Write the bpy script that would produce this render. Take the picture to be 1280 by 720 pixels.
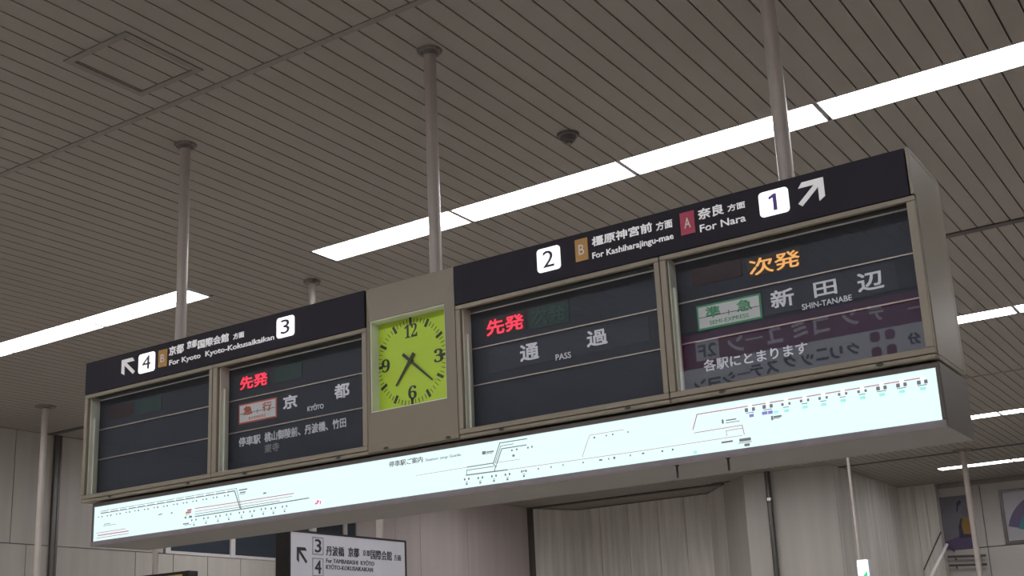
import bpy, bmesh, math, random
from mathutils import Vector, Matrix

random.seed(7)
sc = bpy.context.scene
for o in list(bpy.data.objects):
    bpy.data.objects.remove(o)
COL = sc.collection

# ------------------------------------------------------------------ camera
FX, CX, CY = 1507.33, 637.09, 438.34
M = Matrix(((0.8325685423145409, 0.5521576661754557, -0.044176170407982975),
            (-0.17656695129510377, 0.18895091045355666, -0.9659822281745788),
            (-0.5250273650569024, 0.8120464673418921, 0.254807379836143)))
EYE = Vector((0.0, 0.0, 1.6))
cd = bpy.data.cameras.new('camera')
cam = bpy.data.objects.new('camera', cd)
COL.objects.link(cam)
cd.sensor_fit = 'HORIZONTAL'
cd.sensor_width = 36.0
cd.lens = FX / 1280 * 36.0
cd.shift_x = (640 - CX) / 1280
cd.shift_y = (CY - 360) / 1280
cd.clip_end = 200
rot = Matrix((M[0], -Vector(M[1]), -Vector(M[2]))).transposed()
cam.matrix_world = Matrix.Translation(EYE) @ rot.to_4x4()
sc.camera = cam

# ------------------------------------------------------------------ light levels
sc.view_settings.view_transform = 'Standard'
sc.view_settings.look = 'None'
sc.view_settings.gamma = 1.0
sc.view_settings.use_curve_mapping = False
sc.view_settings.exposure = 0.0
CEILING_LAMP = 23.0          # radiance of the fluorescent diffusers
MAP_LAMP = 0.95              # radiance of the route map panel
sc.cycles.use_denoising = True
sc.cycles.max_bounces = 10
sc.cycles.diffuse_bounces = 6
sc.cycles.transparent_max_bounces = 12
sc.cycles.sample_clamp_indirect = 6.0
w = bpy.data.worlds.new('world')
sc.world = w
w.use_nodes = True
w.node_tree.nodes['Background'].inputs[0].default_value = (0.05, 0.05, 0.05, 1)
w.node_tree.nodes['Background'].inputs[1].default_value = 0.2

# ------------------------------------------------------------------ materials
def mat(name, col, rough=0.5, metal=0.0, emit=None, es=0.0, var=0.0, vscale=6.0, bump=0.0, bscale=120.0, streak=0.0, spec=0.5):
    m = bpy.data.materials.new(name)
    m.use_nodes = True
    nt = m.node_tree
    b = nt.nodes['Principled BSDF']
    b.inputs['Roughness'].default_value = rough
    b.inputs['Metallic'].default_value = metal
    b.inputs['Specular IOR Level'].default_value = spec
    c = (*col, 1)
    b.inputs['Base Color'].default_value = c
    if emit:
        b.inputs['Emission Color'].default_value = (*emit, 1)
        b.inputs['Emission Strength'].default_value = es
    if var or bump or streak:
        tc = nt.nodes.new('ShaderNodeTexCoord')
    if var or streak:
        n = nt.nodes.new('ShaderNodeTexNoise')
        n.inputs['Scale'].default_value = vscale
        n.inputs['Detail'].default_value = 5
        if streak:
            mp = nt.nodes.new('ShaderNodeMapping')
            mp.inputs['Scale'].default_value = (3.0, 3.0, 0.18)
            nt.links.new(tc.outputs['Object'], mp.inputs[0])
            nt.links.new(mp.outputs[0], n.inputs['Vector'])
        else:
            nt.links.new(tc.outputs['Object'], n.inputs['Vector'])
        r = nt.nodes.new('ShaderNodeMapRange')
        r.inputs['From Min'].default_value = 0.3
        r.inputs['From Max'].default_value = 0.7
        k = max(var, streak)
        r.inputs['To Min'].default_value = 1 - k
        r.inputs['To Max'].default_value = 1 + k * 0.5
        nt.links.new(n.outputs['Fac'], r.inputs['Value'])
        mx = nt.nodes.new('ShaderNodeMix')
        mx.data_type = 'RGBA'
        mx.blend_type = 'MULTIPLY'
        mx.inputs[0].default_value = 1.0
        mx.inputs[6].default_value = c
        nt.links.new(r.outputs[0], mx.inputs[7])
        nt.links.new(mx.outputs[2], b.inputs['Base Color'])
    if bump:
        n2 = nt.nodes.new('ShaderNodeTexNoise')
        n2.inputs['Scale'].default_value = bscale
        nt.links.new(tc.outputs['Object'], n2.inputs['Vector'])
        bp = nt.nodes.new('ShaderNodeBump')
        bp.inputs['Strength'].default_value = bump
        bp.inputs['Distance'].default_value = 0.002
        nt.links.new(n2.outputs['Fac'], bp.inputs['Height'])
        nt.links.new(bp.outputs[0], b.inputs['Normal'])
    return m

def glass_mat(name, tint=(1, 1, 1), base=0.045):
    m = bpy.data.materials.new(name)
    m.use_nodes = True
    nt = m.node_tree
    nt.nodes.remove(nt.nodes['Principled BSDF'])
    out = nt.nodes['Material Output']
    tr = nt.nodes.new('ShaderNodeBsdfTransparent')
    tr.inputs[0].default_value = (*tint, 1)
    gl = nt.nodes.new('ShaderNodeBsdfGlossy')
    gl.inputs['Roughness'].default_value = 0.0
    lw = nt.nodes.new('ShaderNodeLayerWeight')
    lw.inputs[0].default_value = 0.5
    p = nt.nodes.new('ShaderNodeMath'); p.operation = 'POWER'; p.inputs[1].default_value = 5
    nt.links.new(lw.outputs['Facing'], p.inputs[0])
    a = nt.nodes.new('ShaderNodeMath'); a.operation = 'MULTIPLY_ADD'
    a.inputs[1].default_value = 1 - base; a.inputs[2].default_value = base
    nt.links.new(p.outputs[0], a.inputs[0])
    mx = nt.nodes.new('ShaderNodeMixShader')
    nt.links.new(a.outputs[0], mx.inputs[0])
    nt.links.new(tr.outputs[0], mx.inputs[1])
    nt.links.new(gl.outputs[0], mx.inputs[2])
    nt.links.new(mx.outputs[0], out.inputs[0])
    return m

MT = dict(
    slat=mat('ceiling_slat_paint', (0.2537, 0.2322, 0.2064), 0.55, var=0.06, vscale=0.8, bump=0.15, bscale=60),
    slat_dark=mat('ceiling_groove_dark', (0.035, 0.03, 0.027), 0.9, var=0.2),
    strip=mat('ceiling_joint_strip', (0.195, 0.175, 0.155), 0.55, var=0.1),
    strip_dark=mat('expansion_joint_dark', (0.0645, 0.0576, 0.0516), 0.6, var=0.2),
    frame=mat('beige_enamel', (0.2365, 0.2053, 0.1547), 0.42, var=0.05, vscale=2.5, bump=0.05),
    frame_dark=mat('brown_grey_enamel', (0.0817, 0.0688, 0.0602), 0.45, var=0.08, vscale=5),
    header=mat('black_acrylic', (0.0216, 0.0198, 0.0279), 0.5, var=0.15, vscale=3, spec=0.12),
    liner=mat('pale_green_liner', (0.7216, 0.7568, 0.6512), 0.5, var=0.05),
    flap=mat('flap_dark_grey', (0.0301, 0.0400, 0.0592), 0.6, var=0.12, vscale=9, spec=0.3),
    flap_plate=mat('flap_plate_grey', (0.0431, 0.0535, 0.0787), 0.6, var=0.1, vscale=9, spec=0.3),
    rail=mat('aluminium_rail', (0.4500, 0.4050, 0.3600), 0.4, 0.5, var=0.08),
    silver=mat('bright_silver_rail', (0.86, 0.88, 0.86), 0.45, 0.0, var=0.05),
    white_text=mat('white_lettering', (0.8640, 0.9000, 0.9844), 0.6, var=0.06, vscale=30),
    pale_text=mat('pale_lettering', (0.7840, 0.8262, 0.9240), 0.6, var=0.06, vscale=30),
    faint_text=mat('faded_lettering', (0.30, 0.31, 0.33), 0.6, var=0.06, vscale=30),
    lit_white=mat('lit_number_box', (0.9, 0.9, 0.9), 0.5, emit=(1, 1, 1), es=0.95, var=0.02),
    numeral=mat('dark_violet_numeral', (0.03, 0.02, 0.06), 0.5, var=0.1),
    numeral_violet=mat('violet_numeral', (0.10, 0.06, 0.33), 0.5, var=0.1),
    badge_orange=mat('ochre_badge', (0.4300, 0.2322, 0.0516), 0.5, var=0.06),
    badge_red=mat('crimson_badge', (0.4128, 0.0344, 0.0860), 0.5, var=0.06),
    badge_text=mat('badge_letter', (0.75, 0.68, 0.62), 0.5, var=0.05),
    led_red=mat('led_red', (0.2, 0.01, 0.02), 0.5, emit=(1.0, 0.035, 0.085), es=1.15, var=0.05),
    led_orange=mat('led_orange', (0.4, 0.2, 0.05), 0.5, emit=(1.0, 0.50, 0.14), es=0.72, var=0.05),
    led_off_red=mat('led_panel_red_off', (0.0342, 0.0180, 0.0252), 0.5, var=0.1, vscale=40, spec=0.3),
    led_off_teal=mat('led_panel_teal_off', (0.0234, 0.0558, 0.0576), 0.5, var=0.1, vscale=40, spec=0.3),
    valance=mat('teal_valance', (0.085, 0.125, 0.13), 0.5, var=0.1),
    led_ghost=mat('led_ghost_teal', (0.0306, 0.0810, 0.0792), 0.5, var=0.1, spec=0.3),
    led_on_panel=mat('led_panel_backing', (0.05, 0.035, 0.03), 0.5, var=0.1, spec=0.3),
    green=mat('badge_green', (0.0495, 0.3240, 0.1530), 0.5, var=0.05),
    red_orange=mat('badge_red_orange', (0.5040, 0.1080, 0.0720), 0.5, var=0.05),
    plate_white=mat('badge_white', (0.6270, 0.6555, 0.6840), 0.5, var=0.04),
    glass=glass_mat('clear_glass'),
    dial=mat('yellow_green_dial', (0.4350, 0.6264, 0.0391), 0.55, var=0.03),
    clock_black=mat('clock_black', (0.02, 0.025, 0.015), 0.5, var=0.05),
    map_lit=mat('lit_map_panel', (0.16, 0.17, 0.17), 0.4, emit=(0.78, 1.0, 1.0), es=MAP_LAMP, var=0.02),
    map_line=mat('map_line_grey', (0.03, 0.03, 0.035), 0.5, emit=(0.30, 0.27, 0.30), es=0.5, var=0.05),
    map_red=mat('map_line_red', (0.3, 0.05, 0.06), 0.5, emit=(0.55, 0.22, 0.28), es=0.6, var=0.05),
    map_teal=mat('map_teal', (0.1, 0.4, 0.38), 0.5, emit=(0.42, 0.85, 0.80), es=0.8, var=0.05),
    map_blue=mat('map_violet', (0.1, 0.08, 0.3), 0.5, emit=(0.28, 0.26, 0.6), es=0.7, var=0.05),
    map_hot=mat('map_here_red', (0.6, 0.02, 0.08), 0.5, emit=(0.95, 0.10, 0.22), es=0.8, var=0.05),
    map_yellow=mat('map_yellow', (0.6, 0.5, 0.2), 0.5, emit=(0.7, 0.6, 0.3), es=0.6, var=0.05),
    map_dot=mat('map_white_dot', (0.9, 0.9, 0.9), 0.5, emit=(1, 1, 1), es=1.0, var=0.02),
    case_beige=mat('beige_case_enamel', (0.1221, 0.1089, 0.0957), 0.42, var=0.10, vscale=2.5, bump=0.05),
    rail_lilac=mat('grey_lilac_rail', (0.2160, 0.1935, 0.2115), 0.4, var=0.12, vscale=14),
    header_text=mat('backlit_lettering', (0.88, 0.88, 0.90), 0.6, emit=(1, 1, 1), es=0.14, var=0.05, vscale=30),
    pale_rail=mat('pale_handrail', (0.62, 0.60, 0.58), 0.35, var=0.06),
    screw=mat('dark_slot', (0.03, 0.028, 0.026), 0.5, var=0.1),
    pole=mat('pole_paint', (0.4230, 0.3780, 0.3465), 0.35, var=0.06, vscale=4),
    flange=mat('grimy_flange', (0.145, 0.128, 0.113), 0.6, var=0.4, vscale=20),
    steel=mat('brushed_steel', (0.55, 0.53, 0.50), 0.25, 0.9, var=0.08),
    steel_dark=mat('dark_steel', (0.10, 0.095, 0.09), 0.35, 0.6, var=0.1),
    housing=mat('white_reflector', (0.85, 0.85, 0.88), 0.4, var=0.03),
    lamp=mat('fluorescent_diffuser', (0.9, 0.9, 0.9), 0.5, emit=(1.0, 0.985, 1.0), es=CEILING_LAMP, var=0.01),
    wall=mat('white_wall_panel', (0.3720, 0.3509, 0.3182), 0.4, streak=0.10, vscale=1.6, bump=0.05),
    wall_pink=mat('pale_wall_panel', (0.4132, 0.3669, 0.3538), 0.6, streak=0.08, vscale=1.4, bump=0.05),
    wall_stain=mat('stained_wall_panel', (0.6048, 0.5796, 0.5346), 0.45, streak=0.24, vscale=2.6, bump=0.05),
    joint=mat('panel_joint', (0.12, 0.11, 0.10), 0.8, var=0.1),
    plaster=mat('plaster', (0.3915, 0.3697, 0.3480), 0.7, var=0.08, vscale=1.0, bump=0.1),
    floor=mat('floor_tile', (0.52, 0.48, 0.44), 0.35, var=0.12, vscale=2.0, bump=0.05),
    window=mat('dark_window_pane', (0.028, 0.036, 0.046), 0.5, var=0.12, vscale=0.8, spec=0.12),
    mullion=mat('white_mullion', (0.4472, 0.4300, 0.4300), 0.4, var=0.05),
    case_black=mat('black_sign_case', (0.022, 0.019, 0.02), 0.4, var=0.1, spec=0.3),
    sign_white=mat('white_sign_face', (0.3772, 0.3731, 0.4100), 0.45, emit=(0.9, 0.88, 1.0), es=0.10, var=0.03),
    ink=mat('black_ink', (0.02, 0.02, 0.022), 0.5, var=0.05),
    yellow_strip=mat('yellow_strip', (0.55, 0.42, 0.12), 0.5, var=0.05),
    exit_lit=mat('exit_sign_lit', (0.8, 0.9, 0.85), 0.5, emit=(0.92, 1.0, 0.97), es=1.0, var=0.02),
    exit_green=mat('exit_sign_green', (0.03, 0.4, 0.2), 0.5, emit=(0.06, 0.62, 0.33), es=0.7, var=0.05),
    detector=mat('grey_detector', (0.0990, 0.0900, 0.0900), 0.5, var=0.1),
    poster_lilac=mat('poster_lilac', (0.1419, 0.1359, 0.1617), 0.5, var=0.25, vscale=1.5),
    poster_violet=mat('poster_violet', (0.0714, 0.0499, 0.1178), 0.5, var=0.15, vscale=2),
    poster_navy=mat('poster_navy', (0.022, 0.022, 0.05), 0.5, var=0.1),
    poster_ochre=mat('poster_ochre', (0.2107, 0.1238, 0.0215), 0.5, var=0.15, vscale=3),
    poster_white=mat('poster_white', (0.3216, 0.3096, 0.3285), 0.5, var=0.08, vscale=2),
    poster_teal=mat('poster_teal', (0.0189, 0.1359, 0.1608), 0.5, var=0.1),
    poster_grey=mat('poster_grey', (0.1178, 0.1049, 0.1178), 0.5, var=0.1),
    ad_purple=mat('ad_purple', (0.10, 0.012, 0.05), 0.5, emit=(0.30, 0.01, 0.13), es=0.6, var=0.05),
    ad_white=mat('ad_white', (0.7, 0.7, 0.75), 0.5, emit=(0.85, 0.88, 1.0), es=0.55, var=0.03),
)

# ------------------------------------------------------------------ building helpers
class Frame:
    """a plane in the place: a runs along it, b up it, c out of it"""
    def __init__(s, o, u, v, n):
        s.o, s.u, s.v, s.n = Vector(o), Vector(u), Vector(v), Vector(n)
    def p(s, a, b, c=0.0):
        return s.o + s.u * a + s.v * b + s.n * c

def front(Y):      # faces the hall (-Y); a = x, b = z
    return Frame((0, Y, 0), (1, 0, 0), (0, 0, 1), (0, -1, 0))
def east(X):       # faces +X; a = y, b = z
    return Frame((X, 0, 0), (0, 1, 0), (0, 0, 1), (1, 0, 0))
def below(Z):      # faces down; a = x, b = y
    return Frame((0, 0, Z), (1, 0, 0), (0, 1, 0), (0, 0, -1))
def back(Y):       # faces +Y; a = -x, b = z
    return Frame((0, Y, 0), (-1, 0, 0), (0, 0, 1), (0, 1, 0))

def ray(x, y):
    return M.transposed() @ Vector(((x - CX) / FX, (y - CY) / FX, 1.0))
def at(x, y, Y):   # the point of the plane y = Y seen at (x, y) of the photograph -> (x, z)
    r = ray(x, y); r = r * (Y / r.y) + EYE
    return r.x, r.z
def at_x(x, y, X):
    r = ray(x, y); r = r * (X / r.x) + EYE
    return r.y, r.z

class MB:
    def __init__(s):
        s.bm = bmesh.new()
    def box(s, x0, x1, y0, y1, z0, z1, bev=0.0):
        r = bmesh.ops.create_cube(s.bm, size=1.0)
        vs = r['verts']
        for v in vs:
            v.co = Vector(((x0 + x1) / 2 + v.co.x * (x1 - x0), (y0 + y1) / 2 + v.co.y * (y1 - y0), (z0 + z1) / 2 + v.co.z * (z1 - z0)))
        if bev:
            es = {e for v in vs for e in v.link_edges}
            bmesh.ops.bevel(s.bm, geom=list(es), offset=bev, segments=2, affect='EDGES', profile=0.5)
        return s
    def prism(s, fr, pts, c0, c1, bev=0.0):
        """outline pts [(a, b)] extruded from c0 to c1 out of the plane"""
        f0 = [s.bm.verts.new(fr.p(a, b, c0)) for a, b in pts]
        f1 = [s.bm.verts.new(fr.p(a, b, c1)) for a, b in pts]
        n = len(pts)
        fs = [s.bm.faces.new(f1), s.bm.faces.new(f0[::-1])]
        for i in range(n):
            fs.append(s.bm.faces.new((f0[i], f0[(i + 1) % n], f1[(i + 1) % n], f1[i])))
        bmesh.ops.recalc_face_normals(s.bm, faces=fs)
        return s
    def rect(s, fr, a0, a1, b0, b1, c0, c1):
        return s.prism(fr, [(a0, b0), (a1, b0), (a1, b1), (a0, b1)], c0, c1)
    def rrect(s, fr, a0, a1, b0, b1, c0, c1, r):
        pts = []
        for cx, cy, t in ((a1 - r, b1 - r, 0), (a0 + r, b1 - r, 90), (a0 + r, b0 + r, 180), (a1 - r, b0 + r, 270)):
            for k in range(5):
                q = math.radians(t + k * 22.5)
                pts.append((cx + r * math.cos(q), cy + r * math.sin(q)))
        return s.prism(fr, pts, c0, c1)
    def disc(s, fr, a, b, r, c0, c1, seg=20, ry=None):
        return s.prism(fr, [(a + r * math.cos(2 * math.pi * k / seg), b + (ry or r) * math.sin(2 * math.pi * k / seg)) for k in range(seg)], c0, c1)
    def line(s, fr, pts, wd, c0, c1):
        for (a0, b0), (a1, b1) in zip(pts, pts[1:]):
            d = Vector((a1 - a0, b1 - b0))
            if d.length < 1e-6: continue
            d.normalize(); e = Vector((-d.y, d.x)) * wd / 2; d = d * wd / 2
            s.prism(fr, [(a0 - d.x - e.x, b0 - d.y - e.y), (a1 + d.x - e.x, b1 + d.y - e.y), (a1 + d.x + e.x, b1 + d.y + e.y), (a0 - d.x + e.x, b0 - d.y + e.y)], c0, c1)
        return s
    def tube(s, p, q, r, r2=None, seg=20):
        p, q = Vector(p), Vector(q)
        d = q - p
        m = Matrix.Translation((p + q) / 2) @ d.to_track_quat('Z', 'Y').to_matrix().to_4x4()
        bmesh.ops.create_cone(s.bm, cap_ends=True, segments=seg, radius1=r, radius2=r if r2 is None else r2, depth=d.length, matrix=m)
        return s
    def build(s, name, m, parent=None):
        me = bpy.data.meshes.new(name)
        root = None
        if parent is not None:
            root = parent
            while root.parent: root = root.parent
            bmesh.ops.translate(s.bm, verts=s.bm.verts, vec=-Vector(root.location))
        s.bm.to_mesh(me); s.bm.free()
        me.materials.append(m)
        o = bpy.data.objects.new(name, me)
        COL.objects.link(o)
        if parent is not None: o.parent = parent
        return o

def tag(o, label=None, cat=None, group=None, kind=None):
    for k, v in (('label', label), ('category', cat), ('group', group), ('kind', kind)):
        if v: o[k] = v
    return o
def thing(name, loc, label, cat, group=None):
    o = bpy.data.objects.new(name, None)
    o.empty_display_size = 0.1
    COL.objects.link(o)
    o.location = loc
    return tag(o, label, cat, group)
def struct(mb, name, m):
    return tag(mb.build(name, m), kind='structure')

def glyphs(body, bold=0.0, spacing=1.0):
    cu = bpy.data.curves.new('text', 'FONT')
    cu.body = body; cu.size = 1.0; cu.offset = bold; cu.extrude = 0.5; cu.resolution_u = 3
    cu.space_character = spacing
    o = bpy.data.objects.new('text', cu)
    COL.objects.link(o)
    dg = bpy.context.evaluated_depsgraph_get()
    me = bpy.data.meshes.new_from_object(o.evaluated_get(dg))
    bpy.data.objects.remove(o); bpy.data.curves.remove(cu)
    return me
def text_in(mb, fr, body, a0, a1, b0, b1, c0, c1, bold=0.0, spacing=1.0):
    """lettering stretched to fill the rectangle a0..a1, b0..b1 of a plane"""
    me = glyphs(body, 0.0, spacing)
    if not me.vertices: return mb
    xs = [v.co.x for v in me.vertices]; ys = [v.co.y for v in me.vertices]
    x0, x1, y0, y1 = min(xs), max(xs), min(ys), max(ys)
    k = bold * (b1 - b0)                 # heavier strokes: the same glyphs again, a hair aside
    for i, (sx, sy) in enumerate(((-k, -k), (k, k), (-k, k), (k, -k)) if k else ((0, 0),)):
        vs = []
        for v in me.vertices:
            a = a0 + abs(k) + (v.co.x - x0) / max(x1 - x0, 1e-6) * (a1 - a0 - 2 * abs(k)) + sx
            b = b0 + abs(k) + (v.co.y - y0) / max(y1 - y0, 1e-6) * (b1 - b0 - 2 * abs(k)) + sy
            vs.append(mb.bm.verts.new(fr.p(a, b, c1 + i * 0.00012 if v.co.z > 0 else c0)))
        for f in me.polygons:
            try: mb.bm.faces.new([vs[i] for i in f.vertices])
            except ValueError: pass
    bpy.data.meshes.remove(me)
    return mb

VPX = (CX + FX * M[0][0] / M[2][0], CY + FX * M[1][0] / M[2][0])
VPY = (CX + FX * M[0][1] / M[2][1], CY + FX * M[1][1] / M[2][1])
def span(x0, x1, y0, y1, Y):
    """a level rectangle on the plane y = Y that fills the photo box x0..x1, y0..y1 -> a0, a1, b0, b1"""
    s = (VPX[1] - (y0 + y1) / 2) / (VPX[0] - (x0 + x1) / 2) * (x1 - x0)
    tl = at(x0, y0 - s, Y); bl = at(x0, y1, Y); tr = at(x1, y0, Y); br = at(x1, y1 + s, Y)
    return (tl[0] + bl[0]) / 2, (tr[0] + br[0]) / 2, (bl[1] + br[1]) / 2, (tl[1] + tr[1]) / 2
def span_x(x0, x1, y0, y1, X):
    s = (VPY[1] - (y0 + y1) / 2) / (VPY[0] - (x0 + x1) / 2) * (x1 - x0)
    tl = at_x(x0, y0, X); bl = at_x(x0, y1 - s, X); tr = at_x(x1, y0 + s, X); br = at_x(x1, y1, X)
    return (tl[0] + bl[0]) / 2, (tr[0] + br[0]) / 2, (bl[1] + br[1]) / 2, (tl[1] + tr[1]) / 2

# ------------------------------------------------------------------ the hall
H = 1.6 + 3.589                      # underside of the slatted ceiling
X0, X1, Y0, Y1 = -15.0, 9.0, -8.0, 28.1
PITCH, PHASE, GAP = 0.139, -4.465, 0.011
ROWS = [(-5.57, -5.23, -13.0, 2.6), (1.21, 1.55, -13.0, 2.6), (7.41, 7.745, -15.0, -8.38), (7.41, 7.745, -6.815, 3.82),
        (13.66, 14.0, -14.4, 2.3), (19.97, 20.3, -13.6, 0.78), (25.46, 25.80, -6.15, -3.2)]

mb = MB(); mb.box(X0 - 0.3, X1 + 0.3, Y0 - 0.3, Y1 + 0.3, -0.2, 0.0)
struct(mb, 'floor', MT['floor'])

k0 = math.floor((X0 - PHASE) / PITCH); k1 = math.ceil((X1 - PHASE) / PITCH)
mb = MB()
for k in range(k0, k1):
    a = max(X0, PHASE + k * PITCH + GAP / 2); b = min(X1, PHASE + (k + 1) * PITCH - GAP / 2)
    if b - a < 0.02: continue
    cuts = sorted((y0, y1) for y0, y1, xa, xb in ROWS if xa - 0.05 < (a + b) / 2 < xb + 0.05)
    y = Y0
    for c0, c1 in cuts + [(Y1, Y1)]:
        mb.box(a, b, y, c0, H, H + 0.02)
        y = c1
struct(mb, 'ceiling', MT['slat'])
mb = MB()
ys = sorted({(r[0], r[1]) for r in ROWS}); y = Y0
for c0, c1 in ys + [(Y1, Y1)]:
    mb.box(X0 - 0.3, X1 + 0.3, y, c0 if c0 != Y1 else Y1 + 0.3, H + 0.021, H + 0.05); y = c1
for (r0, r1, xa, xb) in ROWS:
    pass
mb.box(X0 - 0.3, X1 + 0.3, Y0 - 0.3, Y1 + 0.3, H + 0.16, H + 0.3)
struct(mb, 'ceiling_void', MT['slat_dark'])

# joint strips of the ceiling
mb = MB(); mb.box(X0, X1, 4.755, 4.80, H - 0.006, H + 0.004); struct(mb, 'trim_1', MT['strip'])
mb = MB(); mb.box(-15.0, X1, 10.735, 10.83, H - 0.012, H + 0.004); struct(mb, 'trim_2', MT['strip_dark'])
mb = MB(); mb.box(X0, X1, 17.0, 17.06, H - 0.006, H + 0.004); struct(mb, 'trim_3', MT['strip'])
mb = MB(); mb.box(-10.3, X1, 23.50, 23.60, H - 0.012, H + 0.004); struct(mb, 'trim_4', MT['strip_dark'])

# outer walls of the hall behind and to the right of the viewer
mb = MB(); mb.box(X0 - 0.3, X1 + 0.3, Y0 - 0.3, Y0, 0, H + 0.2); struct(mb, 'wall_back', MT['plaster'])
mb = MB(); mb.box(X1, X1 + 0.3, Y0, Y1, 0, H + 0.2); struct(mb, 'wall_right', MT['plaster'])

def panel_run(mb, fr, a0, a1, b0, b1, cuts, rows=(), g=0.012, t=0.03):
    """wall cladding: panels between vertical joints (cuts) and level joints (rows)"""
    aa = [a0] + sorted(cuts) + [a1]; bb = [b0] + sorted(rows) + [b1]
    for p, q in zip(aa, aa[1:]):
        for r, u in zip(bb, bb[1:]):
            mb.rect(fr, p + g / 2, q - g / 2, r + g / 2, u - g / 2, 0, t)

# left wall: long clad wall with a dark clerestory window band
fr = east(X0 - 0.03)
SILL = 1.6 + 1.985
mb = MB()
low = [-4 + 1.45 * k for k in range(11)] + [12.41 - 0.0, 13.15, 13.87, 14.6, 15.4, 16.2, 17.0]
panel_run(mb, fr, Y0, 17.57, 0.0, SILL, low, (1.6,))
panel_run(mb, fr, Y0, 12.95, SILL, H + 0.0, [-5.0, -2, 1, 4, 7.2, 10.24, 10.9])
struct(mb, 'wall_left', MT['wall'])
mb = MB()
panel_run(mb, fr, 17.57, 23.7, 0.0, H, [18.75, 19.55, 21.2], (), 0.010)
struct(mb, 'wall_left_end', MT['wall_pink'])
mb = MB(); mb.box(X0 - 0.33, X0 - 0.031, Y0, 24.0, 0, H + 0.2); struct(mb, 'wall_left_core', MT['joint'])
mb = MB(); mb.box(X0, X0 + 0.05, 10.86, 10.93, 0, H, 0.006); mb.box(X0, X0 + 0.03, 10.95, 10.985, 0, H)
struct(mb, 'trim_5', MT['steel_dark'])
for i, (p, q) in enumerate(((12.98, 14.36), (14.36, 15.8), (15.8, 17.2), (17.2, 17.56))):
    mb = MB()
    mb.box(X0 - 0.03, X0 + 0.02, p, p + 0.10, SILL, H - 0.01, 0.004)
    mb.box(X0 - 0.03, X0 + 0.01, p + 0.10, q, SILL, SILL + 0.05, 0.004)
    mb.box(X0 - 0.03, X0 + 0.01, p + 0.10, q, H - 0.06, H - 0.01, 0.004)
    wo = tag(mb.build('window_%d' % (i + 1), MT['mullion']), kind='structure')
    mb = MB(); mb.box(X0 - 0.028, X0 - 0.015, p + 0.10, q, SILL + 0.05, H - 0.06)
    mb.build('pane', MT['window'], wo)

# the recessed bay in the far wall
def facet(mb, p, q, z0, z1, cuts=(), t=0.06, g=0.012):
    p, q = Vector((*p, 0)), Vector((*q, 0))
    u = (q - p).normalized(); n = Vector((u.y, -u.x, 0))
    L = (q - p).length
    f = Frame(p, u, (0, 0, 1), n)
    aa = [0] + [c * L for c in cuts] + [L]
    for a, b in zip(aa, aa[1:]):
        mb.rect(f, a + (g / 2 if a else 0), b - (g / 2 if b < L else 0), z0, z1, -t, 0)
    if cuts: mb.rect(f, 0, L, z0, z1, -t - 0.02, -t * 0.35)
    return mb
LINT = 0.22
mb = MB()
facet(mb, (-15.0, 23.72), (-14.37, 24.9), 0, H - 0.02)
facet(mb, (-14.37, 24.9), (-10.99, 24.85), 0, H - 0.02, (0.17, 0.39, 0.62, 0.82))
facet(mb, (-10.99, 24.85), (-10.2, 23.85), 0, H - 0.02)
struct(mb, 'wall_bay', MT['wall_stain'])
mb = MB(); mb.box(-15.0, -10.12, 23.64, 23.76, H - 0.03, H + 0.01); struct(mb, 'trim_6', MT['strip_dark'])
mb = MB(); mb.box(-15.02, -14.9, 23.62, 23.74, 0, H - 0.01, 0.01); struct(mb, 'trim_7', MT['steel_dark'])
mb = MB()
facet(mb, (-10.2, 23.85), (-9.37, 22.98), 0, H)
facet(mb, (-9.37, 22.98), (-7.55, 23.12), 0, H)
struct(mb, 'wall_column', MT['wall'])
mb = MB()
facet(mb, (-7.55, 23.12), (-7.62, 27.8), 0, H, (0.1, 0.25, 0.4, 0.55, 0.7, 0.85))
facet(mb, (-7.62, 27.8), (-6.81, 27.82), 0, H, (0.42, 0.72))
mb.box(-6.87, -6.81, 27.82, 28.1, 0, H)
struct(mb, 'wall_stair', MT['wall_stain'])
mb = MB()
panel_run(mb, front(Y1 + 0.03), X0, X1, 0, H, [-5.92, -4.0, -2.0, 0, 2, 4, 6, 8], (1.6 + 2.12,), 0.02)
struct(mb, 'wall_far', MT['plaster'])
mb = MB(); mb.box(X0 - 0.3, X1 + 0.3, Y1 + 0.031, Y1 + 0.3, 0, H + 0.2); struct(mb, 'wall_far_core', MT['joint'])
mb = MB(); mb.box(-6.8, X1, 28.0, 28.1, H - 0.10, H, 0.01); struct(mb, 'shadow_strip', MT['strip'])  # darker strip modelled in place of the shadow line along the wall top

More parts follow.
